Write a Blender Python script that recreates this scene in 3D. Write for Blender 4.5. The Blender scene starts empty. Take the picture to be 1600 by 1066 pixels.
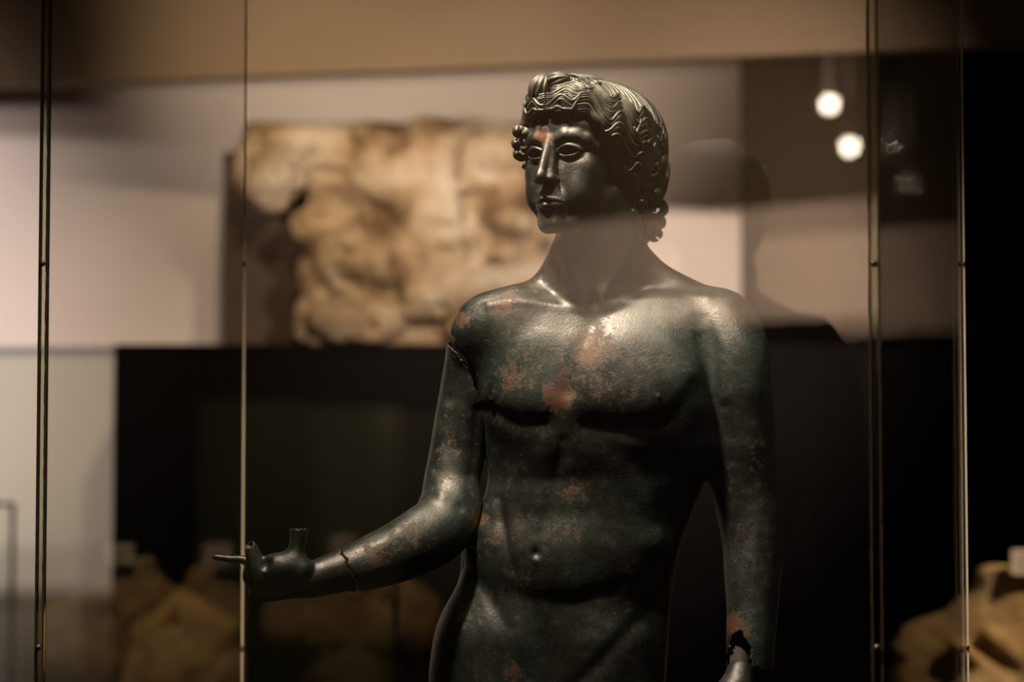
import bpy, math, random
import numpy as np
from mathutils import Vector, Matrix
from mathutils.bvhtree import BVHTree
from mathutils import noise as mnoise

random.seed(4)
rng = np.random.default_rng(7)
sc = bpy.context.scene
COL = sc.collection

# ------------------------------------------------------------------ camera, world, exposure, big lights
PITCH = math.radians(3.4)
CAMZ = 1.5
cam_d = bpy.data.cameras.new('camera')
cam_d.lens = 90.0
cam_d.sensor_width = 36.0
cam_d.clip_end = 60
cam_d.dof.use_dof = True
cam_d.dof.focus_distance = 3.93
cam_d.dof.aperture_fstop = 2.1
cam = bpy.data.objects.new('camera', cam_d)
COL.objects.link(cam)
cam.location = (0, 0, CAMZ)
cam.rotation_euler = (math.pi / 2 + PITCH, 0, 0)
sc.camera = cam

w = bpy.data.worlds.new('gallery_air')
sc.world = w
w.use_nodes = True
w.node_tree.nodes['Background'].inputs[0].default_value = (0.30, 0.20, 0.13, 1)
w.node_tree.nodes['Background'].inputs[1].default_value = 0.0

sc.view_settings.view_transform = 'Standard'
sc.view_settings.look = 'None'
sc.view_settings.gamma = 1.0
sc.view_settings.use_curve_mapping = False
sc.view_settings.exposure = 0.0
try:
    sc.cycles.use_denoising = True
    sc.cycles.sample_clamp_indirect = 3.0
    sc.cycles.transparent_max_bounces = 24
    sc.cycles.max_bounces = 10
except Exception:
    pass


def aim(o, target):
    d = Vector(target) - o.location
    o.rotation_euler = d.to_track_quat('-Z', 'Y').to_euler()


def spot(name, loc, target, watts, color, angle=40, blend=0.5, radius=0.05):
    d = bpy.data.lights.new(name, 'SPOT')
    d.energy = watts
    d.color = color
    d.spot_size = math.radians(angle)
    d.spot_blend = blend
    d.shadow_soft_size = radius
    o = bpy.data.objects.new(name, d)
    COL.objects.link(o)
    o.location = loc
    aim(o, target)
    return o


WARM = (1.0, 0.79, 0.67)
WARM2 = (1.0, 0.74, 0.50)
# statue spots, on the ceiling in front of and above the case
spot('statue_spot', (-0.40, 3.54, 3.12), (-0.02, 4.0, 1.70), 450, WARM, 62, 0.9, 0.06)
spot('statue_spot', (0.38, 3.46, 3.12), (0.20, 4.0, 1.75), 75, WARM, 56, 0.8, 0.04)
# wall washers over the relief wall, and an added low fill
spot('wall_spot', (-3.0, 3.9, 3.2), (-2.3, 8.0, 1.6), 520, (1.0, 0.84, 0.77), 46, 1.0, 0.20)
spot('wall_spot', (-3.5, 3.6, 2.45), (-2.6, 8.0, 2.0), 620, (1.0, 0.84, 0.77), 38, 1.0, 0.20)  # unseen fill added to brighten the wall strip shaded by the beam
spot('wall_spot', (1.3, 4.0, 3.5), (0.1, 8.0, 1.85), 760, (1.0, 0.82, 0.70), 32, 1.0, 0.05)
spot('relief_spot', (-0.2, 4.2, 3.8), (-0.75, 7.6, 2.1), 210, (1.0, 0.76, 0.48), 26, 0.9, 0.05)
spot('beam_spot', (-0.9, 4.9, 2.3), (-0.45, 7.2, 2.85), 330, (1.0, 0.80, 0.62), 40, 1.0, 0.1)
# room behind the photographer
spot('door_fill', (-4.9, -2.9, 3.4), (-7.0, -3.3, 1.2), 90, (1.0, 0.9, 0.6), 50, 1.0, 0.1)  # unseen fill added so the green panel shows in the pane reflection
spot('rear_wall_spot', (-5.4, -2.6, 3.2), (-6.0, -5.0, 2.75), 650, (1.0, 0.78, 0.60), 90, 0.6, 0.15)
spot('rear_wall_spot', (-3.4, -2.6, 3.2), (-3.6, -5.0, 2.75), 650, (1.0, 0.78, 0.60), 90, 0.6, 0.15)
spot('torso_spot', (2.6, 4.6, 3.7), (1.30, 6.4, 1.1), 330, (1.0, 0.74, 0.45), 24, 0.8, 0.05)
spot('torso_spot', (-1.7, 3.0, 3.8), (-2.65, 1.75, 1.15), 520, (1.0, 0.74, 0.45), 30, 0.8, 0.05)  # added to brighten the torso reflected in the front pane


# ------------------------------------------------------------------ helpers
def tag(o, label=None, cat=None, group=None, kind=None):
    if label: o['label'] = label
    if cat: o['category'] = cat
    if group: o['group'] = group
    if kind: o['kind'] = kind
    return o


def empty(name, loc):
    o = bpy.data.objects.new(name, None)
    o.empty_display_size = 0.1
    COL.objects.link(o)
    o.location = loc
    return o


def link_mesh(name, me, mat, parent=None):
    o = bpy.data.objects.new(name, me)
    COL.objects.link(o)
    if mat is not None:
        me.materials.append(mat)
    if parent is not None:
        o.parent = parent
        o.matrix_parent_inverse = Matrix.Translation(parent.location).inverted()
    return o


def np_mesh(name, V, F, smooth=True):
    """V (n,3) world metres, F (m,k) all same arity or list of lists"""
    me = bpy.data.meshes.new(name)
    V = np.asarray(V, dtype=np.float32)
    if isinstance(F, np.ndarray):
        k = F.shape[1]
        me.vertices.add(len(V))
        me.vertices.foreach_set('co', V.ravel())
        me.loops.add(F.size)
        me.loops.foreach_set('vertex_index', F.astype(np.int32).ravel())
        me.polygons.add(len(F))
        me.polygons.foreach_set('loop_start', np.arange(0, F.size, k, dtype=np.int32))
        me.polygons.foreach_set('loop_total', np.full(len(F), k, dtype=np.int32))
        me.update(calc_edges=True)
        me.validate()
    else:
        me.from_pydata([tuple(v) for v in V], [], F)
    me.polygons.foreach_set('use_smooth', np.full(len(me.polygons), smooth))
    me.update()
    return me


class MB:
    def __init__(s):
        s.v = []
        s.f = []

    def box(s, x0, x1, y0, y1, z0, z1):
        b = len(s.v)
        s.v += [(x0, y0, z0), (x1, y0, z0), (x1, y1, z0), (x0, y1, z0), (x0, y0, z1), (x1, y0, z1), (x1, y1, z1), (x0, y1, z1)]
        s.f += [[b + i for i in q] for q in ((0, 3, 2, 1), (4, 5, 6, 7), (0, 1, 5, 4), (1, 2, 6, 5), (2, 3, 7, 6), (3, 0, 4, 7))]
        return s

    def prism(s, pts, z0, z1):
        b = len(s.v)
        n = len(pts)
        s.v += [(x, y, z0) for x, y in pts] + [(x, y, z1) for x, y in pts]
        s.f += [[b + i for i in range(n)][::-1], [b + n + i for i in range(n)]]
        for i in range(n):
            j = (i + 1) % n
            s.f.append([b + i, b + j, b + n + j, b + n + i])
        return s

    def build(s, name, mat, parent=None, bevel=0.0):
        me = np_mesh(name, s.v, s.f, smooth=False)
        o = link_mesh(name, me, mat, parent)
        if bevel:
            m = o.modifiers.new('bevel', 'BEVEL')
            m.width = bevel
            m.segments = 2
        return o


def pix(u, v, Y):
    """world point at depth Y seen at pixel (u, v) of the 1600x1066 photograph"""
    cp, sp = math.cos(PITCH), math.sin(PITCH)
    t = Y / (4000 * cp - (533 - v) * sp)
    return ((u - 800) * t, Y, CAMZ + t * (4000 * sp + (533 - v) * cp))


# ------------------------------------------------------------------ materials
def new_mat(name):
    m = bpy.data.materials.new(name)
    m.use_nodes = True
    nt = m.node_tree
    nt.nodes.clear()
    out = nt.nodes.new('ShaderNodeOutputMaterial')
    return m, nt, out


def N(nt, t, **kw):
    n = nt.nodes.new(t)
    for k, v in kw.items():
        if k in ('operation', 'blend_type', 'data_type', 'attribute_name', 'noise_dimensions', 'feature', 'distance'):
            setattr(n, k, v)
    return n


def noise_n(nt, scale, detail=4, rough=0.55, vec=None):
    n = nt.nodes.new('ShaderNodeTexNoise')
    n.inputs['Scale'].default_value = scale
    n.inputs['Detail'].default_value = detail
    n.inputs['Roughness'].default_value = rough
    if vec is not None:
        nt.links.new(vec, n.inputs['Vector'])
    return n


def ramp(nt, fac, stops):
    r = nt.nodes.new('ShaderNodeValToRGB')
    el = r.color_ramp.elements
    while len(el) < len(stops):
        el.new(0.5)
    for e, (p, c) in zip(el, stops):
        e.position = p
        e.color = (c[0], c[1], c[2], 1) if not isinstance(c, (int, float)) else (c, c, c, 1)
    nt.links.new(fac, r.inputs[0])
    return r


def mixc(nt, fac, a, b):
    m = nt.nodes.new('ShaderNodeMix')
    m.data_type = 'RGBA'
    for sock, val in ((m.inputs[0], fac), (m.inputs[6], a), (m.inputs[7], b)):
        if hasattr(val, 'is_linked') or hasattr(val, 'links'):
            nt.links.new(val, sock)
        elif isinstance(val, (int, float)):
            sock.default_value = val
        else:
            sock.default_value = (*val, 1)
    return m.outputs[2]


def math_n(nt, op, a, b=None, clamp=False):
    m = nt.nodes.new('ShaderNodeMath')
    m.operation = op
    m.use_clamp = clamp
    for i, val in enumerate((a, b)):
        if val is None:
            continue
        if isinstance(val, (int, float)):
            m.inputs[i].default_value = val
        else:
            nt.links.new(val, m.inputs[i])
    return m.outputs[0]


def simple(name, col, rough=0.6, metal=0.0, var=0.12, scale=6.0, bump=0.0, bscale=60, spec=0.5):
    m, nt, out = new_mat(name)
    b = nt.nodes.new('ShaderNodeBsdfPrincipled')
    geo = nt.nodes.new('ShaderNodeNewGeometry')
    n = noise_n(nt, scale, 5, 0.6, geo.outputs['Position'])
    c = mixc(nt, n.outputs[0], tuple(x * (1 - var) for x in col), tuple(min(1, x * (1 + var)) for x in col))
    nt.links.new(c, b.inputs['Base Color'])
    b.inputs['Roughness'].default_value = rough
    b.inputs['Metallic'].default_value = metal
    b.inputs['Specular IOR Level'].default_value = spec
    if bump:
        n2 = noise_n(nt, bscale, 4, 0.6, geo.outputs['Position'])
        bp = nt.nodes.new('ShaderNodeBump')
        bp.inputs['Strength'].default_value = 1.0
        bp.inputs['Distance'].default_value = bump
        nt.links.new(n2.outputs[0], bp.inputs['Height'])
        nt.links.new(bp.outputs[0], b.inputs['Normal'])
    nt.links.new(b.outputs[0], out.inputs[0])
    return m


def bronze_mat(name, hair=False):
    m, nt, out = new_mat(name)
    b = nt.nodes.new('ShaderNodeBsdfPrincipled')
    geo = nt.nodes.new('ShaderNodeNewGeometry')
    P = geo.outputs['Position']
    n1 = noise_n(nt, 9, 6, 0.6, P)
    base = ramp(nt, n1.outputs[0], [(0.32, (0.003, 0.0045, 0.0035)), (0.49, (0.0070, 0.0110, 0.0080)), (0.62, (0.016, 0.029, 0.022)), (0.76, (0.034, 0.052, 0.037))]).outputs[0]
    n2 = noise_n(nt, 55, 5, 0.7, P)
    speck = ramp(nt, n2.outputs[0], [(0.56, 0.0), (0.72, 1.0)]).outputs[0]
    base = mixc(nt, math_n(nt, 'MULTIPLY', speck, 0.35), base, (0.075, 0.085, 0.055))
    # rust and earthy patina where the statue carries it
    at = nt.nodes.new('ShaderNodeAttribute')
    at.attribute_name = 'rust'
    n3 = noise_n(nt, 85, 8, 0.82, P)
    n4 = noise_n(nt, 16, 4, 0.6, P)
    r = math_n(nt, 'ADD', math_n(nt, 'MULTIPLY', at.outputs['Fac'], 0.36), math_n(nt, 'MULTIPLY', n3.outputs[0], 1.0))
    rmask = ramp(nt, r, [(0.645, 0.0), (0.75, 1.0)]).outputs[0]
    rcol = ramp(nt, n4.outputs[0], [(0.35, (0.085, 0.020, 0.008)), (0.50, (0.090, 0.034, 0.009)), (0.64, (0.085, 0.052, 0.013))]).outputs[0]
    base = mixc(nt, math_n(nt, 'MULTIPLY', rmask, 0.0 if hair else 0.8), base, rcol)
    if hair:
        base = mixc(nt, 0.4, base, (0.070, 0.070, 0.046))
    nt.links.new(base, b.inputs['Base Color'])
    b.inputs['Metallic'].default_value = 0.12
    b.inputs['Specular IOR Level'].default_value = 0.8
    b.inputs['Specular Tint'].default_value = (0.95, 0.95, 0.84, 1)
    rr = ramp(nt, n2.outputs[0], [(0.3, 0.34), (0.7, 0.54)]).outputs[0]
    rr = math_n(nt, 'ADD', rr, math_n(nt, 'MULTIPLY', rmask, 0.12))
    nt.links.new(rr, b.inputs['Roughness'])
    # fine casting texture and pits
    nb = noise_n(nt, 260, 5, 0.6, P)
    vo = nt.nodes.new('ShaderNodeTexVoronoi')
    vo.inputs['Scale'].default_value = 90
    nt.links.new(P, vo.inputs['Vector'])
    pits = ramp(nt, vo.outputs['Distance'], [(0.0, 0.0), (0.10, 1.0)]).outputs[0]
    h = math_n(nt, 'ADD', math_n(nt, 'MULTIPLY', nb.outputs[0], 0.6), math_n(nt, 'MULTIPLY', pits, 0.5))
    h = math_n(nt, 'ADD', h, math_n(nt, 'MULTIPLY', rmask, 0.2))
    h = math_n(nt, 'ADD', h, math_n(nt, 'MULTIPLY', n2.outputs[0], 0.5))
    bp = nt.nodes.new('ShaderNodeBump')
    bp.inputs['Strength'].default_value = 1.0
    bp.inputs['Distance'].default_value = 0.0008
    nt.links.new(h, bp.inputs['Height'])
    nt.links.new(bp.outputs[0], b.inputs['Normal'])
    nt.links.new(b.outputs[0], out.inputs[0])
    return m


def stone_mat(name, c0, c1, c2, scale=7):
    m, nt, out = new_mat(name)
    b = nt.nodes.new('ShaderNodeBsdfPrincipled')
    geo = nt.nodes.new('ShaderNodeNewGeometry')
    P = geo.outputs['Position']
    n1 = noise_n(nt, scale, 8, 0.62, P)
    c = ramp(nt, n1.outputs[0], [(0.38, c0), (0.5, c1), (0.62, c2)]).outputs[0]
    nt.links.new(c, b.inputs['Base Color'])
    b.inputs['Roughness'].default_value = 0.85
    nb = noise_n(nt, 45, 6, 0.7, P)
    bp = nt.nodes.new('ShaderNodeBump')
    bp.inputs['Distance'].default_value = 0.012
    nt.links.new(nb.outputs[0], bp.inputs['Height'])
    nt.links.new(bp.outputs[0], b.inputs['Normal'])
    nt.links.new(b.outputs[0], out.inputs[0])
    return m


def pane_mat(name, tint=(0.985, 0.978, 0.97)):
    m, nt, out = new_mat(name)
    tr = nt.nodes.new('ShaderNodeBsdfTransparent')
    tr.inputs[0].default_value = (*tint, 1)
    gl = nt.nodes.new('ShaderNodeBsdfGlossy')
    gl.inputs['Roughness'].default_value = 0.0
    fr = nt.nodes.new('ShaderNodeFresnel')
    fr.inputs[0].default_value = 1.5
    # a face seen from its inner side has the same reflectance in a thin pane
    geo = nt.nodes.new('ShaderNodeNewGeometry')
    mx = nt.nodes.new('ShaderNodeMixShader')
    lw = nt.nodes.new('ShaderNodeLayerWeight')
    # Schlick: 0.04 + 0.96 * (1-cos)^5 ; facing output = 1-|cos| with blend .5
    lw.inputs[0].default_value = 0.5
    p5 = math_n(nt, 'POWER', lw.outputs['Facing'], 5.0)
    f = math_n(nt, 'ADD', math_n(nt, 'MULTIPLY', p5, 0.96), 0.042)
    nt.links.new(f, mx.inputs[0])
    nt.links.new(tr.outputs[0], mx.inputs[1])
    nt.links.new(gl.outputs[0], mx.inputs[2])
    nt.links.new(mx.outputs[0], out.inputs[0])
    return m


def emit_mat(name, col, strength):
    m, nt, out = new_mat(name)
    e = nt.nodes.new('ShaderNodeEmission')
    e.inputs[0].default_value = (*col, 1)
    e.inputs[1].default_value = strength
    nt.links.new(e.outputs[0], out.inputs[0])
    return m


M_BRONZE = bronze_mat('patinated_bronze')
M_HAIR = bronze_mat('bronze_hair', hair=True)
M_WALL = simple('pale_plaster', (0.74, 0.66, 0.60), 0.9, var=0.03, scale=3)
M_PANEL = simple('grey_green_panel', (0.52, 0.50, 0.42), 0.8, var=0.03, scale=2)
M_BEAM = simple('tan_beam_paint', (0.17, 0.12, 0.07), 0.85, var=0.05, scale=2)
M_TRIM = simple('blue_grey_trim', (0.20, 0.20, 0.22), 0.6)
M_BLACK = simple('black_board', (0.004, 0.0025, 0.002), 0.75, var=0.1, spec=0.12)
M_DARK = simple('dark_wall_paint', (0.0035, 0.002, 0.0015), 0.8, var=0.15, spec=0.15)
M_BROWN = simple('brown_backing', (0.075, 0.048, 0.030), 0.8, var=0.1)
M_FLOOR = simple('dark_floor', (0.03, 0.02, 0.014), 0.5, var=0.2, spec=0.3)
M_CEIL = simple('brown_ceiling', (0.16, 0.11, 0.07), 0.9)
M_REAR = simple('rear_wall_paint', (0.72, 0.60, 0.50), 0.9, var=0.03)
M_REARB = simple('rear_brown_paint', (0.10, 0.07, 0.04), 0.9, var=0.05)
M_GREEN = simple('green_panel', (0.20, 0.21, 0.13), 0.8, var=0.05)
M_STONE = stone_mat('weathered_marble', (0.15, 0.085, 0.035), (0.46, 0.33, 0.19), (0.66, 0.56, 0.43), 4)
M_TORSO = stone_mat('golden_marble', (0.42, 0.26, 0.11), (0.62, 0.42, 0.20), (0.70, 0.52, 0.30), 6)
M_PANE = pane_mat('case_glass')
M_CARD = simple('label_card', (0.75, 0.66, 0.62), 0.7, var=0.02)
M_INK = simple('label_ink', (0.30, 0.24, 0.22), 0.8)
M_SUPPORT = simple('grey_resin', (0.06, 0.05, 0.042), 0.7)
M_SEAM = simple('dark_adhesive', (0.07, 0.05, 0.03), 0.4)
M_EDGE = simple('glass_edge_painted_glow', (0.80, 0.72, 0.50), 0.35, var=0.2, scale=12)  # pale tan imitates light glowing through the far glass edges
M_STUD = simple('clamp_stud', (0.16, 0.12, 0.08), 0.3, metal=0.7)
M_LAMP = emit_mat('lamp_glow', (1.0, 0.86, 0.66), 70.0)
M_FRAME = simple('dark_frame', (0.06, 0.055, 0.045), 0.5)

# ------------------------------------------------------------------ sculpting in a signed distance field
# statue space, millimetres: u to the right, v down, w towards the viewer; u,v given as seen on the photograph
def pc(u, v, w):
    k = (4 - w / 1000.0) / 4
    return np.array([800 + (u - 800) * k, 771 + (v - 771) * k, w], dtype=np.float64)


class Sculpt:
    def __init__(s, xs, ys, zs):
        s.a = [np.asarray(q, dtype=np.float32) for q in (xs, ys, zs)]
        s.F = np.full([len(q) for q in s.a], 60.0, dtype=np.float32)

    def region(s, lo, hi):
        sl = []
        for q, l, h in zip(s.a, lo, hi):
            i0 = max(0, int(np.searchsorted(q, l)) - 1)
            i1 = min(len(q), int(np.searchsorted(q, h)) + 1)
            if i1 <= i0:
                return None
            sl.append(slice(i0, i1))
        return tuple(sl)

    def grid(s, sl):
        return (s.a[0][sl[0]][:, None, None], s.a[1][sl[1]][None, :, None], s.a[2][sl[2]][None, None, :])

    def apply(s, sl, d, k, sub=False):
        F = s.F[sl]
        if sub:
            d = -d
            h = np.clip(0.5 - 0.5 * (F - d) / max(k, 1e-3), 0, 1)
            # smooth max(F, -shape)
            s.F[sl] = F * (1 - h) + d * h + k * h * (1 - h)
        else:
            h = np.clip(0.5 + 0.5 * (F - d) / max(k, 1e-3), 0, 1)
            s.F[sl] = F * (1 - h) + d * h - k * h * (1 - h)

    def ell(s, c, r, k=8, R=None, sub=False):
        c = np.asarray(c, float)
        r = np.asarray(r, float)
        m = (max(r) if R is not None else r) + k + 8
        sl = s.region(c - m, c + m)
        if sl is None:
            return
        x, y, z = s.grid(sl)
        x = x - c[0]; y = y - c[1]; z = z - c[2]
        if R is not None:
            R = np.asarray(R)      # rows = local axes
            p = [R[i][0] * x + R[i][1] * y + R[i][2] * z for i in range(3)]
        else:
            p = [x, y, z]
        k0 = np.sqrt((p[0] / r[0]) ** 2 + (p[1] / r[1]) ** 2 + (p[2] / r[2]) ** 2)
        k1 = np.sqrt((p[0] / r[0] ** 2) ** 2 + (p[1] / r[1] ** 2) ** 2 + (p[2] / r[2] ** 2) ** 2)
        d = k0 * (k0 - 1) / np.maximum(k1, 1e-6)
        s.apply(sl, d.astype(np.float32), k, sub)

    def cone(s, a, b, r1, r2, k=8, sub=False):
        a = np.asarray(a, float); b = np.asarray(b, float)
        m = max(r1, r2) + k + 8
        sl = s.region(np.minimum(a, b) - m, np.maximum(a, b) + m)
        if sl is None:
            return
        x, y, z = s.grid(sl)
        ab = b - a
        L = float(ab @ ab) + 1e-9
        t = np.clip(((x - a[0]) * ab[0] + (y - a[1]) * ab[1] + (z - a[2]) * ab[2]) / L, 0, 1)
        d = np.sqrt((x - a[0] - t * ab[0]) ** 2 + (y - a[1] - t * ab[1]) ** 2 + (z - a[2] - t * ab[2]) ** 2) - (r1 + t * (r2 - r1))
        s.apply(sl, d.astype(np.float32), k, sub)

    def chain(s, pts, k=8, sub=False, fine=6):
        """pts: (u,v,w,r); smooth Catmull-Rom through them"""
        P = np.array(pts, float)
        P = np.vstack([2 * P[0] - P[1], P, 2 * P[-1] - P[-2]])
        out = []
        for i in range(1, len(P) - 2):
            for j in range(fine):
                t = j / fine
                p0, p1, p2, p3 = P[i - 1], P[i], P[i + 1], P[i + 2]
                out.append(0.5 * ((2 * p1) + (-p0 + p2) * t + (2 * p0 - 5 * p1 + 4 * p2 - p3) * t * t + (-p0 + 3 * p1 - 3 * p2 + p3) * t ** 3))
        out.append(P[-2])
        tmp = Sculpt.__new__(Sculpt)
        tmp.a = s.a
        lo = np.min([o[:3] - o[3] for o in out], axis=0) - k - 9
        hi = np.max([o[:3] + o[3] for o in out], axis=0) + k + 9
        sl = s.region(lo, hi)
        if sl is None:
            return
        sub_s = Sculpt([q[c] for q, c in zip(s.a, sl)][0], s.a[1][sl[1]], s.a[2][sl[2]])
        for a, b in zip(out[:-1], out[1:]):
            sub_s.cone(a[:3], b[:3], a[3], b[3], 1.0)
        s.apply(sl, sub_s.F, k, sub)

    def loft_v(s, st, power=2.3, k=8):
        """stations (v, left, right, front, back)"""
        st = np.array(st, float)
        v = s.a[1]
        v0, v1 = st[0, 0], st[-1, 0]
        cols = [smooth_interp(v, st[:, 0], st[:, i]) for i in range(1, 5)]
        cu = ((cols[0] + cols[1]) / 2)[None, :, None]
        ru = ((cols[1] - cols[0]) / 2)[None, :, None]
        cw = ((cols[2] + cols[3]) / 2)[None, :, None]
        rw = ((cols[2] - cols[3]) / 2)[None, :, None]
        x = np.abs(s.a[0][:, None, None] - cu) / ru
        z = np.abs(s.a[2][None, None, :] - cw) / rw
        q = (x ** power + z ** power) ** (1 / power)
        # gradient-normalised distance
        g = np.sqrt((x ** (power - 1) / ru) ** 2 + (z ** (power - 1) / rw) ** 2) / np.maximum(q, 1e-3) ** (power - 1)
        d = (q - 1) / np.maximum(g, 1e-4)
        dv = np.maximum(v0 - v, v - v1)[None, :, None]
        R = 42.0
        d = np.sqrt(np.maximum(d + R, 0) ** 2 + np.maximum(dv + R, 0) ** 2) - R + np.minimum(np.maximum(d + R, dv + R), 0)
        s.apply((slice(None),) * 3, d.astype(np.float32), k)

    def mesh(s):
        return surface_nets(s.F, *s.a)


def smooth_interp(x, xp, fp):
    # monotone-ish cubic (Catmull) interpolation
    x = np.clip(x, xp[0], xp[-1])
    m = np.gradient(fp, xp)
    i = np.clip(np.searchsorted(xp, x) - 1, 0, len(xp) - 2)
    h = xp[i + 1] - xp[i]
    t = (x - xp[i]) / h
    return ((2 * t ** 3 - 3 * t ** 2 + 1) * fp[i] + (t ** 3 - 2 * t ** 2 + t) * h * m[i] + (-2 * t ** 3 + 3 * t ** 2) * fp[i + 1] + (t ** 3 - t ** 2) * h * m[i + 1])


def surface_nets(F, xs, ys, zs):
    S = F < 0
    cnt = np.zeros([n - 1 for n in F.shape], dtype=np.uint8)
    for dx in (0, 1):
        for dy in (0, 1):
            for dz in (0, 1):
                cnt += S[dx:F.shape[0] - 1 + dx, dy:F.shape[1] - 1 + dy, dz:F.shape[2] - 1 + dz]
    act = (cnt > 0) & (cnt < 8)
    I, J, K = np.nonzero(act)
    ids = np.full(act.shape, -1, dtype=np.int32)
    ids[I, J, K] = np.arange(len(I))
    acc = np.zeros((len(I), 3))
    num = np.zeros(len(I))
    ax = (xs, ys, zs)
    corners = [(a, b, c) for a in (0, 1) for b in (0, 1) for c in (0, 1)]
    val = {c: F[I + c[0], J + c[1], K + c[2]].astype(np.float64) for c in corners}
    pos = {c: np.stack([xs[I + c[0]], ys[J + c[1]], zs[K + c[2]]], 1).astype(np.float64) for c in corners}
    for c in corners:
        for axis in range(3):
            if c[axis] == 0:
                d = list(c)
                d[axis] = 1
                d = tuple(d)
                a, b = val[c], val[d]
                cross = (a < 0) != (b < 0)
                t = np.where(cross, a / np.where(cross, a - b, 1), 0)
                p = pos[c] + (pos[d] - pos[c]) * t[:, None]
                acc += p * cross[:, None]
                num += cross
    V = acc / num[:, None]
    quads = []
    # x edges
    A = S[:-1, 1:-1, 1:-1]; B = S[1:, 1:-1, 1:-1]
    i, j, k = np.nonzero(A != B)
    q = np.stack([ids[i, j, k], ids[i, j + 1, k], ids[i, j + 1, k + 1], ids[i, j, k + 1]], 1)
    flip = A[i, j, k]
    quads.append(np.where(flip[:, None], q, q[:, ::-1]))
    A = S[1:-1, :-1, 1:-1]; B = S[1:-1, 1:, 1:-1]
    i, j, k = np.nonzero(A != B)
    q = np.stack([ids[i, j, k], ids[i, j, k + 1], ids[i + 1, j, k + 1], ids[i + 1, j, k]], 1)
    flip = A[i, j, k]
    quads.append(np.where(flip[:, None], q, q[:, ::-1]))
    A = S[1:-1, 1:-1, :-1]; B = S[1:-1, 1:-1, 1:]
    i, j, k = np.nonzero(A != B)
    q = np.stack([ids[i, j, k], ids[i + 1, j, k], ids[i + 1, j + 1, k], ids[i, j + 1, k]], 1)
    flip = A[i, j, k]
    quads.append(np.where(flip[:, None], q, q[:, ::-1]))
    return V, np.concatenate(quads)


def vnormals(V, Q):
    n = np.cross(V[Q[:, 2]] - V[Q[:, 0]], V[Q[:, 3]] - V[Q[:, 1]])
    out = np.zeros_like(V)
    for c in range(4):
        for a in range(3):
            out[:, a] += np.bincount(Q[:, c], n[:, a], minlength=len(V))
    return out / np.maximum(np.linalg.norm(out, axis=1), 1e-9)[:, None]


def relax(V, Q, it=2, lam=0.5):
    E = np.concatenate([Q[:, [0, 1]], Q[:, [1, 2]], Q[:, [2, 3]], Q[:, [3, 0]]])
    deg = np.bincount(E[:, 0], minlength=len(V)) + np.bincount(E[:, 1], minlength=len(V))
    for _ in range(it):
        for l in (lam, -lam * 1.04):
            s_ = np.zeros_like(V)
            for a in range(3):
                s_[:, a] = np.bincount(E[:, 0], V[E[:, 1], a], minlength=len(V)) + np.bincount(E[:, 1], V[E[:, 0], a], minlength=len(V))
            V = V + l * (s_ / np.maximum(deg, 1)[:, None] - V)
    return V


def to_px(V):
    k = 4 / (4 - V[:, 2] / 1000)
    return np.stack([800 + (V[:, 0] - 800) * k, 771 + (V[:, 1] - 771) * k], 1)


def seg_dist(p, pts):
    best = np.full(len(p), 1e9)
    pts = np.array(pts, float)
    if len(pts) == 1:
        return np.hypot(*(p - pts[0]).T)
    for a, b in zip(pts[:-1], pts[1:]):
        ab = b - a
        t = np.clip(((p - a) @ ab) / (ab @ ab), 0, 1)
        d = np.hypot(*(p - a - t[:, None] * ab).T)
        best = np.minimum(best, d)
    return best


def brushes(V, Q, strokes, back=False):
    nrm = vnormals(V, Q)
    px = to_px(V)
    face = np.clip(nrm[:, 2] / 0.2, 0, 1)
    disp = np.zeros(len(V))
    for pts, r, amp in strokes:
        d = seg_dist(px, pts)
        disp += amp * np.exp(-(d / r) ** 2)
    return V + nrm * (disp * face)[:, None]


def torsion(V):
    # the chest turns to the statue's right, the pelvis less, the head not at all
    t = np.clip((V[:, 1] - 395) / 235, 0, 1)
    g = 0.20 * t * t * (3 - 2 * t) * np.interp(V[:, 1], [700, 880, 1060, 1200], [1, 0.55, 0.25, 0.0])
    V = V.copy()
    V[:, 2] += g * np.clip(V[:, 0] - 935, -200, 270)
    return V


def to_world(V):
    return np.stack([(V[:, 0] - 800) / 1000, 4 - V[:, 2] / 1000, CAMZ + (771 - V[:, 1]) / 1000], 1)


def sculpt_obj(name, V, Q, mat, parent, rust=None):
    # in statue space (u right, v down, w to viewer) -> world keeps handedness: flips v and w
    me = np_mesh(name, to_world(V), Q)
    if rust is not None:
        a = me.attributes.new('rust', 'FLOAT', 'POINT')
        a.data.foreach_set('value', rust.astype(np.float32))
    return link_mesh(name, me, mat, parent)


RUST = [(925, 545, 34, 1), (872, 618, 30, 1.1), (800, 592, 30, .75), (847, 212, 15, 1.2), (903, 208, 12, .6), (790, 478, 28, .8), (722, 500, 16, .9),
        (775, 540, 14, .5), (860, 575, 40, .45), (640, 840, 42, .55), (590, 868, 30, .75), (655, 770, 12, .7), (610, 850, 30, .5), (540, 870, 16, .5),
        (745, 812, 16, 1.1), (770, 845, 22, .6), (700, 700, 30, .5), (690, 740, 26, .5), (1142, 972, 18, 1.1), (1160, 990, 22, .8), (1170, 870, 40, .3),
        (880, 700, 26, .6), (900, 770, 40, .6), (890, 830, 40, .5), (820, 910, 50, .45), (990, 920, 40, .5), (730, 960, 30, .5), (960, 640, 40, .5),
        (1200, 720, 30, .5), (700, 640, 24, .35), (1190, 700, 30, .4), (860, 345, 14, .5), (850, 300, 8, .4), (960, 400, 30, .3), (800, 1050, 20, .8)]


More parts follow.
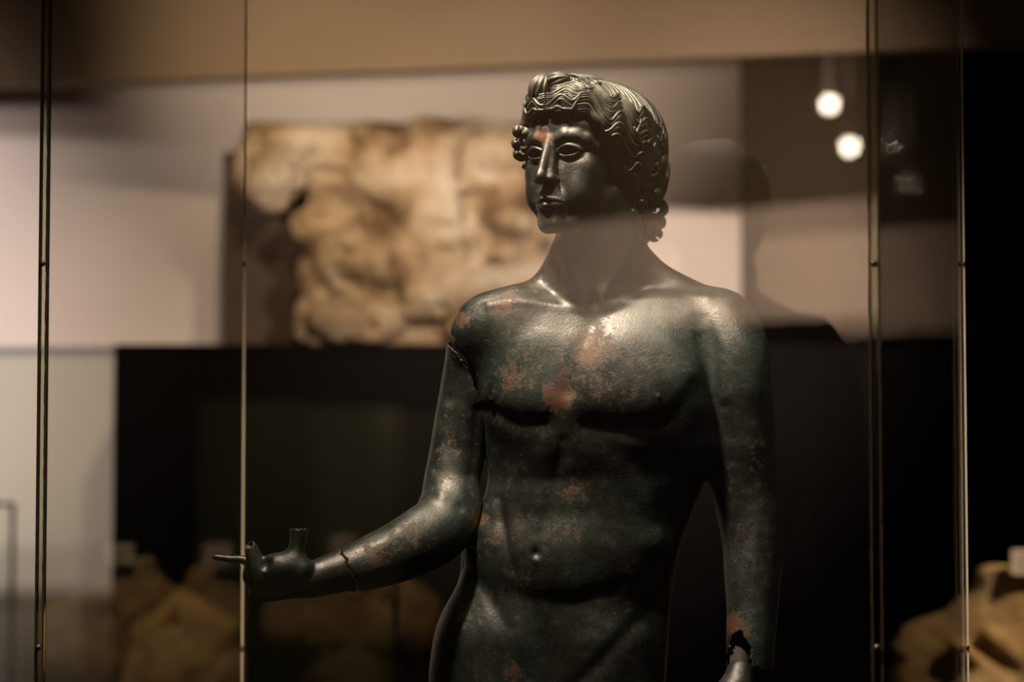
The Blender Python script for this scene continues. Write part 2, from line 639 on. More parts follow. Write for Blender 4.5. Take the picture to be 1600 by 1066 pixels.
def rust_of(V):
    px = to_px(V)
    r = 0.22 * np.exp(-((px[:, 0] - 860) / 130) ** 2 - ((px[:, 1] - 590) / 90) ** 2) + 0.14
    for u, v, s_, a in RUST:
        d = np.hypot(px[:, 0] - u, px[:, 1] - v) / s_
        r = np.maximum(r, 0.8 * a * np.exp(-d ** 2 * 0.8))
    return r


def vnoise(P, scale, seed=0.0):
    return np.array([mnoise.noise(Vector((p[0] * scale + seed, p[1] * scale, p[2] * scale))) for p in P])


# ------------------------------------------------------------------ the room
def build_room():
    WY = 8.0
    xl, xr = -7.0, 4.2
    H = 4.1
    # floor, ceiling
    tag(MB().box(xl, xr, -5.0, 9.2, -0.1, 0).build('floor', M_FLOOR), kind='structure')
    tag(MB().box(xl, xr, -5.0, 9.2, H, H + 0.1).build('ceiling', M_CEIL), kind='structure')
    # pale display wall and what hides the dark room right of it
    x_edge = pix(1157, 400, WY)[0]
    tag(MB().box(xl, x_edge, WY, WY + 0.12, 0, H).build('wall_back', M_WALL), kind='structure')
    tag(MB().box(x_edge, xr, WY + 0.9, WY + 1.0, 0, H).build('wall_far', M_DARK), kind='structure')
    tag(MB().box(xr, xr + 0.1, -5, 9.2, 0, H).build('wall_right', M_DARK), kind='structure')
    tag(MB().box(xl - 0.1, xl, -5, 9.2, 0, H).build('wall_left', M_DARK), kind='structure')
    # wall behind the photographer: dark below, pale between, brown above
    tag(MB().box(xl, xr, -5.1, -5.0, 0, H).build('wall_rear', M_DARK), kind='structure')
    tag(MB().box(xl + .01, xr - .01, -5.0, -4.96, 2.42, 3.03).build('trim_1', M_REAR), kind='structure')
    tag(MB().box(xl + .01, xr - .01, -5.0, -4.93, 3.03, H - .01).build('trim_2', M_REARB), kind='structure')
    # lower zone of the display wall: grey-green panelling under a blue-grey rail
    zr = pix(60, 549, WY)[2]
    xb = pix(182, 600, WY)[0]
    tag(MB().box(xl, xb + .2, WY - 0.04, WY, 0, zr - .01).build('trim_3', M_PANEL), kind='structure')
    tag(MB().box(xl, xb + .2, WY - 0.05, WY, zr - .012, zr + .012).build('trim_4', M_TRIM), kind='structure')
    # beam across, running slightly towards the viewer on the right
    zb = pix(300, 122, 7.3)[2]
    a = (-3.2, 7.86); b = (3.6, 6.21)
    mb = MB().prism([a, b, (b[0], b[1] + 0.07), (a[0], a[1] + 0.07)], zb, H - .005)
    tag(mb.build('trim_5', M_BEAM), kind='structure')


build_room()


# ------------------------------------------------------------------ the bronze statue
STATUE = empty('bronze_statue', (0.12, 4.0, 0.42))
tag(STATUE, 'life-size green-black bronze statue of a nude youth with wavy hair, inside the glass case', 'statue')

PSI = math.radians(36)
CS, SN = math.cos(PSI), math.sin(PSI)
HU, HV, HW = 909.0, 247.0, 12.0


def H3(x, f, z):
    """head frame (x towards the statue's left, f forward, z up from the eye line) -> statue space"""
    return np.array([HU + x * CS - f * SN, HV - z, HW + x * SN + f * CS])


HR = [[CS, 0, SN], [-SN, 0, CS], [0, -1, 0]]      # rows: local x, f, z axes in (u,v,w)


def hell(s, x, f, z, rx, rf, rz, k=8, sub=False):
    s.ell(H3(x, f, z), (rx, rf, rz), k, HR, sub)


def hcone(s, a, b, r1, r2, k=6, sub=False):
    s.cone(H3(*a), H3(*b), r1, r2, k, sub)


def head_sdf(s):
    hell(s, 0, -18, 32, 74, 100, 78, 4)                 # skull
    hell(s, 0, 28, -40, 60, 58, 74, 22)                 # face mass
    hell(s, 0, 50, 36, 60, 40, 46, 16)                  # forehead
    for m in (-1, 1):
        hcone(s, (m * 54, -6, -60), (m * 20, 62, -106), 16, 17, 20)   # jaw
        hell(s, m * 43, 54, -26, 22, 22, 24, 20)        # cheekbone
        hell(s, m * 38, 58, -62, 22, 24, 26, 18)        # cheek
    hell(s, 0, 78, -108, 20, 17, 16, 14)                # chin
    hell(s, 0, 78, -78, 27, 22, 24, 12)                 # muzzle
    for m in (-1, 1):
        br = [(4, 86, 10), (12, 88, 19), (26, 87.5, 24), (40, 80.5, 24), (52, 68.5, 18), (60, 55, 8)]
        for a, b in zip(br[:-1], br[1:]):
            hcone(s, (m * a[0], a[1] - 6.5, a[2]), (m * b[0], b[1] - 6.5, b[2]), 7.2, 7.2, 9)
    # eye hollows
    for m in (-1, 1):
        hell(s, m * 31, 99, 6, 20, 19, 13.5, 5, sub=True)
        hell(s, m * 31, 72, 1, 19, 15, 14, 5)           # lid globe
    # nose
    hcone(s, (0, 88, 22), (0, 110, -34), 6.0, 7.0, 6)
    hell(s, 0, 110, -41, 9, 11, 8.5, 7)
    for m in (-1, 1):
        hell(s, m * 12, 98, -43, 6.8, 11, 7.2, 6.5)
        hcone(s, (m * 5, 86, 6), (m * 8, 96, -32), 5, 7, 8)
    # lips
    for m in (-1, 1):
        hcone(s, (m * 4, 99, -73), (m * 24, 86, -78), 5.5, 2.6, 3.5)
        hcone(s, (0, 97, -84), (m * 19, 87, -81.5), 6.6, 3, 3.5)
    # lids: smooth almond arcs
    for m in (-1, 1):
        def lid(t, up):
            x = 12.5 + 37 * t
            b = math.sin(math.pi * t) ** 0.8 if 0 < t < 1 else 0
            z = -2 + 3.5 * t + (9.3 if up else -7.2) * b
            f = 82.5 - 9 * t + 5.5 * b - (0.0 if up else 2.6)
            return (m * x, f, z)
        for up, r in ((True, 2.1), (False, 1.1)):
            n_ = 14
            for q in range(n_):
                hcone(s, lid(q / n_, up), lid((q + 1) / n_, up), r, r, 3.2)
        hell(s, m * 31, 70, 0.4, 16.5, 46, 6.8, 1.2, sub=True)
    # nostrils, lip line, folds
    for m in (-1, 1):
        hell(s, m * 6, 101, -50, 3.6, 6, 4, 2, sub=True)
        hcone(s, (0, 104.5, -78.5), (m * 13, 99, -78), 1.6, 1.4, 2.0, sub=True)
        hcone(s, (m * 13, 99, -78), (m * 25, 90, -79.5), 1.4, 1.6, 2.5, sub=True)
    hell(s, 0, 106, -95, 15, 9, 5.5, 8, sub=True)
    hcone(s, (0, 107, -55), (0, 107, -68), 2.6, 3.2, 4, sub=True)
    # ear lobes under the hair
    for m in (-1, 1):
        hell(s, m * 66, -6, -22, 8, 14, 24, 4)


def body_sdf(s):
    # trunk outline, read station by station
    s.loft_v([(462, 800, 1085, 30, -72), (505, 768, 1118, 34, -92), (560, 752, 1126, 58, -104), (600, 750, 1122, 80, -108), (650, 752, 1116, 88, -106),
              (700, 757, 1109, 85, -98), (755, 761, 1098, 76, -90), (810, 742, 1077, 74, -88), (860, 722, 1059, 78, -92),
              (900, 718, 1054, 76, -98), (950, 701, 1047, 68, -108), (1000, 684, 1041, 64, -116), (1060, 672, 1032, 62, -118), (1130, 668, 1026, 60, -112)], 2.35, 14)
    c = pc
    # chest and shoulder masses
    s.ell(c(848, 602, 42), (92, 88, 43), 42)
    s.ell(c(984, 600, 46), (102, 92, 47), 42)
    s.cone(c(800, 512, -10), c(1120, 508, -12), 46, 52, 22)
    s.ell(c(850, 536, 4), (92, 66, 44), 40)
    s.ell(c(990, 534, 8), (104, 66, 46), 40)
    # neck and trapezius
    s.chain([(938, 320, -6, 60), (937, 370, -8, 66), (936, 410, -10, 68), (934, 460, -18, 74)], 12)
    s.chain([(912, 400, -34, 52), (862, 452, -30, 36), (800, 486, -20, 30), (758, 506, -8, 30)], 20)
    s.chain([(962, 400, -34, 52), (1020, 438, -30, 36), (1080, 470, -24, 34), (1128, 494, -14, 34)], 20)
    # statue's left arm, part of the same casting
    s.chain([(1126, 512, -12, 56), (1137, 545, -8, 61), (1143, 600, -8, 58), (1148, 650, -10, 56), (1154, 710, -10, 54), (1161, 765, -6, 51), (1168, 810, 4, 49),
             (1171, 850, 18, 46.5), (1169, 900, 36, 43), (1167, 950, 52, 38.5), (1163, 1000, 66, 36.5), (1161, 1050, 78, 34)], 16)
    # thighs, legs and feet
    s.chain([(775, 1010, -18, 92), (772, 1120, -14, 88), (778, 1260, -8, 72), (790, 1400, 2, 54), (800, 1500, -12, 54), (812, 1640, -18, 40), (822, 1760, -20, 33), (824, 1812, -14, 33)], 30)
    s.chain([(938, 1010, -18, 94), (940, 1120, -10, 90), (930, 1260, 22, 72), (912, 1400, 60, 54), (915, 1500, 40, 54), (930, 1640, -10, 40), (946, 1760, -40, 33), (950, 1812, -36, 33)], 30)
    s.chain([(824, 1815, -30, 32), (815, 1830, 40, 30), (805, 1838, 110, 20), (800, 1841, 150, 13)], 14)
    s.chain([(950, 1815, -52, 32), (958, 1830, 20, 30), (966, 1838, 90, 20), (970, 1841, 130, 13)], 14)
    # statue's right shoulder, broken off below: only the cap belongs to the body
    d = Sculpt(*s.a)
    d.ell(c(757, 528, -4), (56, 58, 60), 6)
    d.cone(c(772, 520, -6), c(740, 560, -4), 52, 46, 14)
    d.cone(c(800, 500, -6), c(770, 505, -6), 46, 46, 14)
    cut_apply(d, keep_body=True)
    k = 34
    h = np.clip(0.5 + 0.5 * (s.F - d.F) / k, 0, 1)
    s.F = s.F * (1 - h) + d.F * h - k * h * (1 - h)
    # open, corroded wrist of the left arm
    sl = s.region((1100, 960, 20), (1200, 1085, 160))
    if sl is not None:
        u, v, ww = s.grid(sl)
        k_ = (4 - ww / 1000) / 4
        pu = 800 + (u - 800) / k_
        pv = 771 + (v - 771) / k_
        rag = 2.0 * np.sin(pv * 0.21) + 1.2 * np.sin(pv * 0.57 + 1) + 0.6 * np.sin(pv * 1.37)
        e = np.sqrt(((pu - 1152 + rag) / (14.0 + (pv - 990) * 0.12)) ** 2 + ((pv - 1022) / 37) ** 2) - 1
        hole = np.maximum(e * 17, -(ww - 40))
        hole = np.maximum(hole, 0 * u - 50)
        s.apply(sl, hole.astype(np.float32) + 0 * s.F[sl], 1.5, sub=True)
        # hand missing below the ragged wrist edge
        cut = (1044 + 2.5 * np.sin(pu * 0.17) + 1.3 * np.sin(pu * 0.43) + 0.6 * np.sin(pu * 1.1)) - pv
        arm_zone = np.maximum(cut, 1105 - pu)
        s.apply(sl, (arm_zone + 0 * s.F[sl]).astype(np.float32), 1.0, sub=True)


def cut_val(u, v, ww):
    """>0 on the broken-arm side of the shoulder crack (ragged)"""
    k_ = (4 - ww / 1000) / 4
    pu = 800 + (u - 800) / k_
    pv = 771 + (v - 771) / k_
    jag = 4.2 * np.sin(pv * 0.075 + 2.1) + 1.8 * np.sin(pv * 0.19 + 2 + ww * 0.05) + 1.0 * np.sin(pv * 0.53 + 1 + ww * 0.1) + 0.5 * np.sin(pv * 1.3)
    return (pu - 703) * (-0.876) + (pv - 512) * 0.482 + jag


def cut_apply(s, keep_body, gap=0.0):
    u, v, ww = s.grid((slice(None),) * 3)
    c = cut_val(u, v, ww) - gap
    s.F = np.maximum(s.F, (c if keep_body else -c).astype(np.float32))


def axis(ranges):
    out = []
    for a, b, st in ranges:
        out.append(np.arange(a, b, st))
    return np.concatenate(out)


# one continuous body: head, neck, trunk, left arm, legs
sb = Sculpt(axis([(648, 796, 2.8), (796, 1010, 1.35), (1010, 1236, 2.6)]),
            axis([(112, 395, 1.35), (395, 1075, 2.6), (1075, 1865, 5.0)]),
            axis([(-180, 60, 3.2), (60, 124, 1.5), (124, 190, 4)]))
body_sdf(sb)
head_sdf(sb)
V, Q = sb.mesh()
V = relax(V, Q, 2)
BODY_STROKES = [
    ([(926, 510), (905, 560), (889, 610)], 16, -5.0),                       # sternum
    ([(762, 640), (810, 664), (850, 662)], 14, -4.5),            # under the right pectoral
    ([(918, 664), (1000, 672), (1056, 652), (1090, 605)], 15, -5.0),
    ([(800, 618), (850, 625)], 26, 3.0), ([(930, 628), (1010, 634)], 28, 3.5),
    ([(880, 690), (864, 770), (846, 850)], 12, -3.0),                         # linea alba
    ([(872, 690), (820, 728), (782, 790)], 17, 1.8), ([(890, 690), (965, 730), (1020, 800)], 18, 1.8),
    ([(905, 765), (950, 800), (970, 850)], 18, -0.8),
    ([(815, 752), (915, 750)], 13, -1.5), ([(812, 806), (918, 804)], 13, -1.3),
    ([(832, 780)], 22, 1.2), ([(905, 780)], 24, 1.2), ([(872, 716)], 40, 2.0),
    ([(838, 865)], 7.0, -4.5), ([(840, 878)], 6.5, 1.0), ([(838, 848)], 8, 1.0),
    ([(850, 885)], 60, 3.0),
    ([(716, 876), (760, 925), (795, 985), (822, 1060)], 11, -3.6),            # groin lines
    ([(1056, 900), (1010, 955), (945, 1025), (890, 1080)], 13, -3.6),
    ([(752, 832)], 26, 6.0), ([(735, 860)], 12, 3.0), ([(1030, 850)], 26, 6.0),
    ([(780, 780), (790, 840), (800, 890)], 8, -3.0),
    ([(770, 912), (830, 936), (900, 940), (975, 914)], 14, -1.6),
    ([(908, 484), (868, 478), (810, 470), (764, 476)], 8, 2.2),            # collarbones
    ([(946, 480), (990, 470), (1050, 463), (1104, 466)], 9, 3.0),
    ([(992, 446)], 18, -6.0), ([(870, 455)], 14, -4.0), ([(930, 470)], 10, -7.0),
    ([(1006, 345), (968, 415), (938, 468)], 9, 4.2), ([(878, 400), (902, 440), (916, 470)], 7, 3.2),
    ([(1098, 500), (1112, 555), (1106, 620)], 15, -4.0),
    ([(767, 624)], 5.5, 1.2), ([(767, 624)], 2.6, 2.6), ([(1028, 621)], 6, 0.7), ([(1028, 621)], 2.8, 1.3),
    ([(1060, 700)], 20, 2.0), ([(1035, 760)], 24, 2.0), ([(770, 700)], 20, 1.5),
    ([(1130, 640), (1140, 720)], 9, -2.5),
]
V = brushes(V, Q, BODY_STROKES)
V = torsion(V)
sculpt_obj('body', V, Q, M_BRONZE, STATUE, rust_of(V))

# broken-off right arm, slipped slightly below the shoulder
ARM = [(744, 545, -4, 45), (735, 585, -4, 44), (730, 620, -4, 45), (722, 665, -4, 45), (714, 710, 0, 44), (706, 752, 8, 44), (703, 790, 22, 48), (690, 822, 40, 50),
       (663, 842, 58, 50), (622, 863, 82, 46), (583, 878, 100, 41), (548, 890, 114, 35), (515, 899, 126, 30), (488, 904, 133, 28)]
sa = Sculpt(np.arange(520, 800, 2.2), np.arange(480, 950, 2.2), np.arange(-75, 150, 2.2))
sa.chain([(p[0], p[1], p[2], p[3]) for p in [tuple(pc(*q[:3])) + (q[3],) for q in ARM]], 4)
sa.ell(pc(745, 545, -4), (47, 50, 56), 8)
cut_apply(sa, keep_body=False, gap=8.5)


def wrist_cut(s, keep_arm, gap):
    u, v, ww = s.grid((slice(None),) * 3)
    k_ = (4 - ww / 1000) / 4
    pu = 800 + (u - 800) / k_
    pv = 771 + (v - 771) / k_
    c = (pu - 540) * 0.90 - (pv - 876) * 0.42 + 1.6 * np.sin(pv * 0.35) + 0.9 * np.sin(pv * 0.9 + 1)
    c = c - gap
    s.F = np.maximum(s.F, (-c if keep_arm else c + 0 * u).astype(np.float32))


wrist_cut(sa, True, 0.6)
# hollow inside, so that the break shows the thin wall of the casting
hol = Sculpt(*sa.a)
hol.chain([tuple(pc(*q[:3])) + (q[3] - 5.5,) for q in ARM[:4]], 3)
hol.ell(pc(745, 545, -4), (41, 44, 50), 6)
sa.F = np.maximum(sa.F, -hol.F)
VA, QA = sa.mesh()
VA = relax(VA, QA, 1)
VA = brushes(VA, QA, [([(700, 640), (690, 720)], 14, 2.0), ([(745, 640), (738, 740)], 9, -3.0), ([(660, 790), (600, 850)], 14, 2.5), ([(690, 775)], 12, 3), ([(720, 795)], 10, -3)])
VA = torsion(VA) + np.array([0, 0, 8.0]) * np.clip((700 - VA[:, 0]) / 200, 0, 1)[:, None]
sculpt_obj('arm', VA, QA, M_BRONZE, STATUE, rust_of(VA))

# right hand, palm up, fingers broken
sh = Sculpt(np.arange(315, 565, 1.5), np.arange(800, 965, 1.5), np.arange(75, 185, 1.5))


def hc(s, pts, k=5):
    s.chain([tuple(pc(*q[:3])) + (q[3],) for q in pts], k)


hc(sh, [(560, 887, 110, 37), (545, 889, 114, 34), (515, 898, 126, 29.5), (485, 906, 132, 27), (450, 910, 134, 25), (418, 910, 132, 24)], 4)
sh.ell(pc(444, 888, 146), (44, 24, 24), 8)                     # ball of the thumb
sh.ell(pc(470, 892, 148), (20, 19, 20), 4)
hc(sh, [(458, 880, 146, 19), (463, 858, 148, 12.5), (466, 840, 149, 12.5), (467, 822, 149, 15)], 9)   # broken thumb
hc(sh, [(408, 900, 142, 20), (399, 878, 146, 14), (392, 856, 149, 9.5)], 6)                             # broken forefinger
hc(sh, [(400, 892, 128, 12), (382, 876, 130, 6.5), (360, 874, 130, 5.2), (336, 871, 130, 4.4)], 4)      # thin pin of another finger
hc(sh, [(492, 915, 140, 12), (450, 926, 146, 9.5), (418, 931, 146, 9), (398, 926, 142, 9)], 4)          # lower edge, folded fingers
hc(sh, [(404, 912, 136, 15), (392, 902, 138, 12), (390, 890, 138, 9)], 5)
sh.cone(pc(480, 905, 164), pc(432, 921, 172), 3.5, 2.5, 4, sub=True)
sh.cone(pc(432, 921, 172), pc(402, 918, 168), 2.5, 4, 4, sub=True)
sh.ell(pc(414, 880, 166), (9, 12, 10), 6, sub=True)
u_, v_, w_ = sh.grid((slice(None),) * 3)
kk = (4 - w_ / 1000) / 4
pu_ = 800 + (u_ - 800) / kk
pv_ = 771 + (v_ - 771) / kk
top = (827 + 1.2 * np.sin(pu_ * 0.8)) - pv_
sh.F = np.maximum(sh.F, (top + 0 * w_).astype(np.float32))
wrist_cut(sh, False, -1.2) if False else None
c_ = (pu_ - 540) * 0.90 - (pv_ - 876) * 0.42 + 1.6 * np.sin(pv_ * 0.35) + 0.9 * np.sin(pv_ * 0.9 + 1) + 0.5
sh.F = np.maximum(sh.F, (c_ + 0 * w_).astype(np.float32))
sh.ell(pc(388, 852, 153), (6.5, 6, 7), 1.5, sub=True)
sh.cone(pc(466, 818, 149), pc(466, 840, 149), 11.5, 9, 1, sub=True)
VH, QH = sh.mesh()
VH = relax(VH, QH, 1)
VH = torsion(VH) + np.array([0, 0, 8.0]) * np.clip((700 - VH[:, 0]) / 200, 0, 1)[:, None]
ho = sculpt_obj('hand', VH, QH, M_BRONZE, STATUE, rust_of(VH) * 0.5)
ho['label'] = 'upturned right hand with broken thumb and fingers'

# left hand hanging below the broken wrist
sl_ = Sculpt(np.arange(1070, 1215, 2), np.arange(1020, 1240, 2), np.arange(0, 190, 2))
hc(sl_, [(1153, 1048, 84, 20), (1150, 1066, 92, 25), (1142, 1095, 100, 33), (1134, 1125, 106, 32)], 6)
sl_.ell(pc(1138, 1105, 102), (36, 44, 24), 8)
hc(sl_, [(1150, 1070, 104, 16), (1126, 1086, 120, 14), (1108, 1112, 132, 11), (1104, 1136, 138, 9)], 6)   # thumb
for i, (du, L) in enumerate([(-22, 62), (-7, 72), (9, 66), (24, 50)]):
    b = (1134 + du, 1136, 104)
    hc(sl_, [(b[0], b[1] - 10, b[2], 10.5), (b[0] - 2, b[1] + L * .35, b[2] + 8, 9), (b[0] - 6, b[1] + L * .7, b[2] + 2, 8), (b[0] - 10, b[1] + L * .95, b[2] - 12, 7)], 2)
VL, QL = sl_.mesh()
VL = relax(VL, QL, 1)
VL = torsion(VL)
sculpt_obj('hand', VL, QL, M_BRONZE, STATUE, rust_of(VL))
# grey peg that carries that hand
sp = Sculpt(np.arange(1110, 1190, 2), np.arange(950, 1080, 2), np.arange(20, 130, 2))
sp.chain([tuple(pc(*q[:3])) + (q[3],) for q in [(1157, 965, 56, 15), (1155, 1000, 64, 16), (1154, 1030, 74, 16.5), (1154, 1060, 84, 15)]], 2)
VP, QP = sp.mesh()
VP = torsion(VP)
o = sculpt_obj('support_peg', VP, QP, M_SUPPORT, STATUE)
o['label'] = 'plain grey peg showing in the hollow wrist'

# ------------------------------------------------------------------ hair
hs = Sculpt(np.arange(780, 1070, 2.0), np.arange(112, 400, 2.0), np.arange(-190, 150, 2.0))
hell(hs, 0, -38, 30, 97, 136, 92, 4)
hell(hs, 0, -62, -20, 92, 104, 72, 20)
hell(hs, 0, -92, -64, 62, 50, 34, 16)
hell(hs, 0, 38, 74, 66, 56, 36, 12)
# keep the face free: hair only behind the hairline
u_, v_, w_ = hs.grid((slice(None),) * 3)
hx = (u_ - HU) * CS + (w_ - HW) * SN
hf_ = -(u_ - HU) * SN + (w_ - HW) * CS
hz = HV - v_ + 0 * u_
edge = np.interp(hz, [-112, -80, -45, -15, 5, 30, 48, 57, 62], [-52, -30, -8, 6, 18, 44, 58, 84, 140])
hs.F = np.maximum(hs.F, ((hf_ - edge) * 0.7).astype(np.float32))
# nothing of the base in front of the ears' lower half
HB_V, HB_Q = hs.mesh()
HB_V = relax(HB_V, HB_Q, 2)
bvh = BVHTree.FromPolygons([tuple(v) for v in HB_V], [tuple(int(i) for i in q) for q in HB_Q])
HC = H3(0, -30, 10)


def on_hair(az, el, lift=0.0):
    """az degrees from the face towards the statue's left (viewer's right), el up"""
    a, e = math.radians(az), math.radians(el)
    d = np.array(H3(math.sin(a) * math.cos(e), math.cos(a) * math.cos(e), math.sin(e))) - np.array(H3(0, 0, 0))
    d /= np.linalg.norm(d)
    hit = bvh.ray_cast(Vector(HC + d * 260), Vector(-d), 300)
    if hit[0] is None:
        return HC + d * 100, d
    p = np.array(hit[0])
    if (p - HC) @ d < 20:
        return None
    return p + d * lift, d


HV_, HF_ = [], []


def tube(pts, rad, nside=7, flat=1.0, ups=None):
    pts = np.array(pts)
    n = len(pts)
    if n < 3:
        return
    base = len(HV_) 
    tan = np.gradient(pts, axis=0)
    tan /= np.maximum(np.linalg.norm(tan, axis=1), 1e-9)[:, None]
    for i in range(n):
        up = ups[i] if ups is not None else (pts[i] - HC)
        up = up / np.linalg.norm(up)
        side = np.cross(tan[i], up)
        side /= max(np.linalg.norm(side), 1e-9)
        up = np.cross(side, tan[i])
        r = rad(i / (n - 1)) if callable(rad) else rad
        for k in range(nside):
            a = 2 * math.pi * k / nside
            HV_.append(pts[i] + side * math.cos(a) * r + up * math.sin(a) * r * flat)
    for i in range(n - 1):
        for k in range(nside):
            k2 = (k + 1) % nside
            HF_.append([base + i * nside + k, base + i * nside + k2, base + (i + 1) * nside + k2, base + (i + 1) * nside + k])
    HF_.append([base + k for k in range(nside)][::-1])
    HF_.append([base + (n - 1) * nside + k for k in range(nside)])


def strand(path, r, n=36, taper=0.25, lift=1.0, flat=1.2, lf=None):
    pts, ups = [], []
    for i in range(n):
        t = i / (n - 1)
        az, el = path(t)
        q = on_hair(az, el, (lift if lf is None else lf(t)))
        if q is None:
            break
        pts.append(q[0]); ups.append(q[1])
    if len(pts) > 4:
        m_ = len(pts)
        # reject jumps
        P = np.array(pts)
        j = np.linalg.norm(np.diff(P, axis=0), axis=1)
        cut = np.nonzero(j > 14)[0]
        if len(cut):
            m_ = int(cut[0]) + 1
        if m_ > 4:
            tube(pts[:m_], lambda t: r * (taper + (1 - taper) * min(1, 5 * t, 5 * (1 - t) + 0.15) ** 0.6), 7, flat, ups[:m_])


def band_el(a):
    """elevation of the upper edge of the wavy band, by absolute azimuth"""
    return float(np.interp(abs(a), [0, 20, 45, 70, 95, 120, 150, 180], [50, 45, 39.5, 33.5, 25.5, 14, -14, -24]))


# crown: fine combed strands from the parting down to the band
for sgn in (1, -1):
    az = 18.0
    i = 0
    while az < 182:
        e1 = band_el(az) - 3 - (3 if i % 3 == 0 else 0)
        ph = rng.uniform(0, 6.28)
        # start on the midline: front ones start in front, rear ones at the whorl
        f = np.interp(az, [18, 90, 180], [52, 6, -40])
        sv = np.array([0.0, f, 98.0])
        sv /= np.linalg.norm(sv)
        a = math.radians(az); e = math.radians(e1)
        ev = np.array([math.sin(a) * math.cos(e), math.cos(a) * math.cos(e), math.sin(e)])
        om = math.acos(max(-1, min(1, float(sv @ ev))))

        def path(t, sv=sv, ev=ev, om=om, ph=ph, sgn=sgn):
            # comb back first, then fall: arc bulges to the rear
            d = (math.sin((1 - t) * om) * sv + math.sin(t * om) * ev) / math.sin(om)
            d = d + np.array([0, -0.16 * math.sin(math.pi * t) , 0.05 * math.sin(math.pi * t)])
            wv = 0.012 * math.sin(6.5 * t + ph) * t + 0.02 * math.sin(t * 12 + 1.2) * t * t
            side = np.cross(d, ev - sv)
            side /= np.linalg.norm(side)
            d = d + side * wv
            d /= np.linalg.norm(d)
            x, ff, z = d
            return math.degrees(math.atan2(x * sgn, ff)), math.degrees(math.asin(z))
        strand(path, 2.4 + 0.4 * (i % 3 == 0) + rng.uniform(-.3, .4), 34, 0.40, 1.0 + (1.7 if i % 2 == 0 else 0) + rng.uniform(0, .5), 1.5)
        az += 2.9
        i += 1

# waved band around the brow, over the temples and ears: parallel undulating locks
def band_row(sgn, row, rows, a0, a1, el0, dl, r, lift, wl=29.0, amp0=5.4):
    lock = row // 5

    def path(t):
        a = a0 + (a1 - a0) * t
        amp = amp0 * min(1, t * 5 + 0.25) * (1 + 0.25 * math.sin(a * 0.11 + lock))
        e = band_el(a) + el0 - dl * row * (0.66 + 0.34 * min(1, t * 1.6)) - 1.2 * lock
        ph = math.radians(a * 360 / wl + lock * 26)
        e += amp * math.sin(ph)
        return sgn * a, e
    strand(path, r, 110, 0.4, 2.0, 1.5, lf=lambda t: lift + 1.3 * math.sin(t * 37 + lock * 2))


for sgn in (1, -1):
    for row in range(34):
        q = row % 5
        band_row(sgn, row, 34, 12 + 0.40 * row, 124 - 0.55 * row + 8 * math.sin(row // 5 * 2.1), 5.0, 1.95,
                 (3.1, 2.4, 2.7, 2.3, 2.0)[q], (6.0, 5.6, 4.8, 3.6, 2.0)[q] - 0.08 * row)
# front rows under the knot: from the middle of the brow outwards
for sgn in (1, -1):
    for row in range(19):
        q = row % 5
        lk = row // 5

        def path(t, row=row, sgn=sgn, lk=lk):
            a = 0.5 + t * (33 - 0.5 * row) + (1.0 if row < 5 else 0)
            e = 39.5 - 1.05 * row - 1.0 * lk + 7.0 * t * t - 3.4 * math.sin(t * 9.4 + lk * 0.5) * (0.5 + 0.5 * t)
            e = max(e, 21.6 + 0.35 * (18 - row))
            return sgn * a, e
        strand(path, (3.1, 2.4, 2.7, 2.2, 2.0)[q], 44, 0.4, 2.0, 1.5, lf=lambda t, q=q: (6.4, 5.4, 4.6, 3.0, 1.4)[q])

# locks rising from the brow to the knot, either side
for sgn in (1, -1):
    for row in range(9):
        def path(t, row=row, sgn=sgn):
            a = 3 + t * (44 - 2.4 * row) + row * 0.8
            e = 73 - 3.6 * row - t * (15 - row * 0.6) + 2.6 * math.sin(t * 13 + row * .12)
            return sgn * a, e
        strand(path, 3.0 if row % 3 else 3.8, 48, 0.4, 2.0, 1.5, lf=lambda t, row=row: 3.2 + (2.4 if row % 3 == 0 else 0))

# curl by the temple falling on the forehead
for sgn in (1, -1):
    for row in range(3):
        base = H3(sgn * (34 + row * 4), 79 - row * 2, 62)
        pts = []
        for i in range(22):
            t = i / 21
            x = 36 + row * 4.2 + 9 * math.sin(t * 2.6) * (1 - t) - 15 * t * t + row * 1.5 * t
            z = 64 - 27 * t + 8 * max(0, t - 0.7) / 0.3
            f = 80 - (x - 30) * 0.35 - 1.5 * row + 4 * math.sin(t * 3)
            pts.append(H3(sgn * x, f, z))
        tube(pts, lambda t: 2.7 * (1 - 0.65 * t), 7, 1.0)


# the knot over the brow: two twisted lobes bound side by side
def lobe(cx, cf, cz, rx, rf, rz, ribs, tilt):
    base = len(HV_)
    nu, nv = 60, 26
    ct, st = math.cos(tilt), math.sin(tilt)
    for j in range(nv + 1):
        th = math.pi * j / nv
        for i in range(nu):
            ph = 2 * math.pi * i / nu
            g = 1 + 0.26 * (abs(math.sin(ribs * ph / 2 + 0.9 * th)) ** 0.7 - 0.7) * math.sin(th)
            x = rx * math.cos(th) * (1 if True else 1)
            y = rf * math.sin(th) * math.cos(ph) * g
            z = rz * math.sin(th) * math.sin(ph) * g
            X = x * ct - z * st
            Z = x * st + z * ct
            HV_.append(H3(cx + X, cf + y, cz + Z))
    for j in range(nv):
        for i in range(nu):
            i2 = (i + 1) % nu
            HF_.append([base + j * nu + i, base + j * nu + i2, base + (j + 1) * nu + i2, base + (j + 1) * nu + i])


lobe(-19, 80, 100, 26, 23, 19, 13, 1.15)
lobe(5, 72, 113, 21, 18, 13, 9, 0.10)
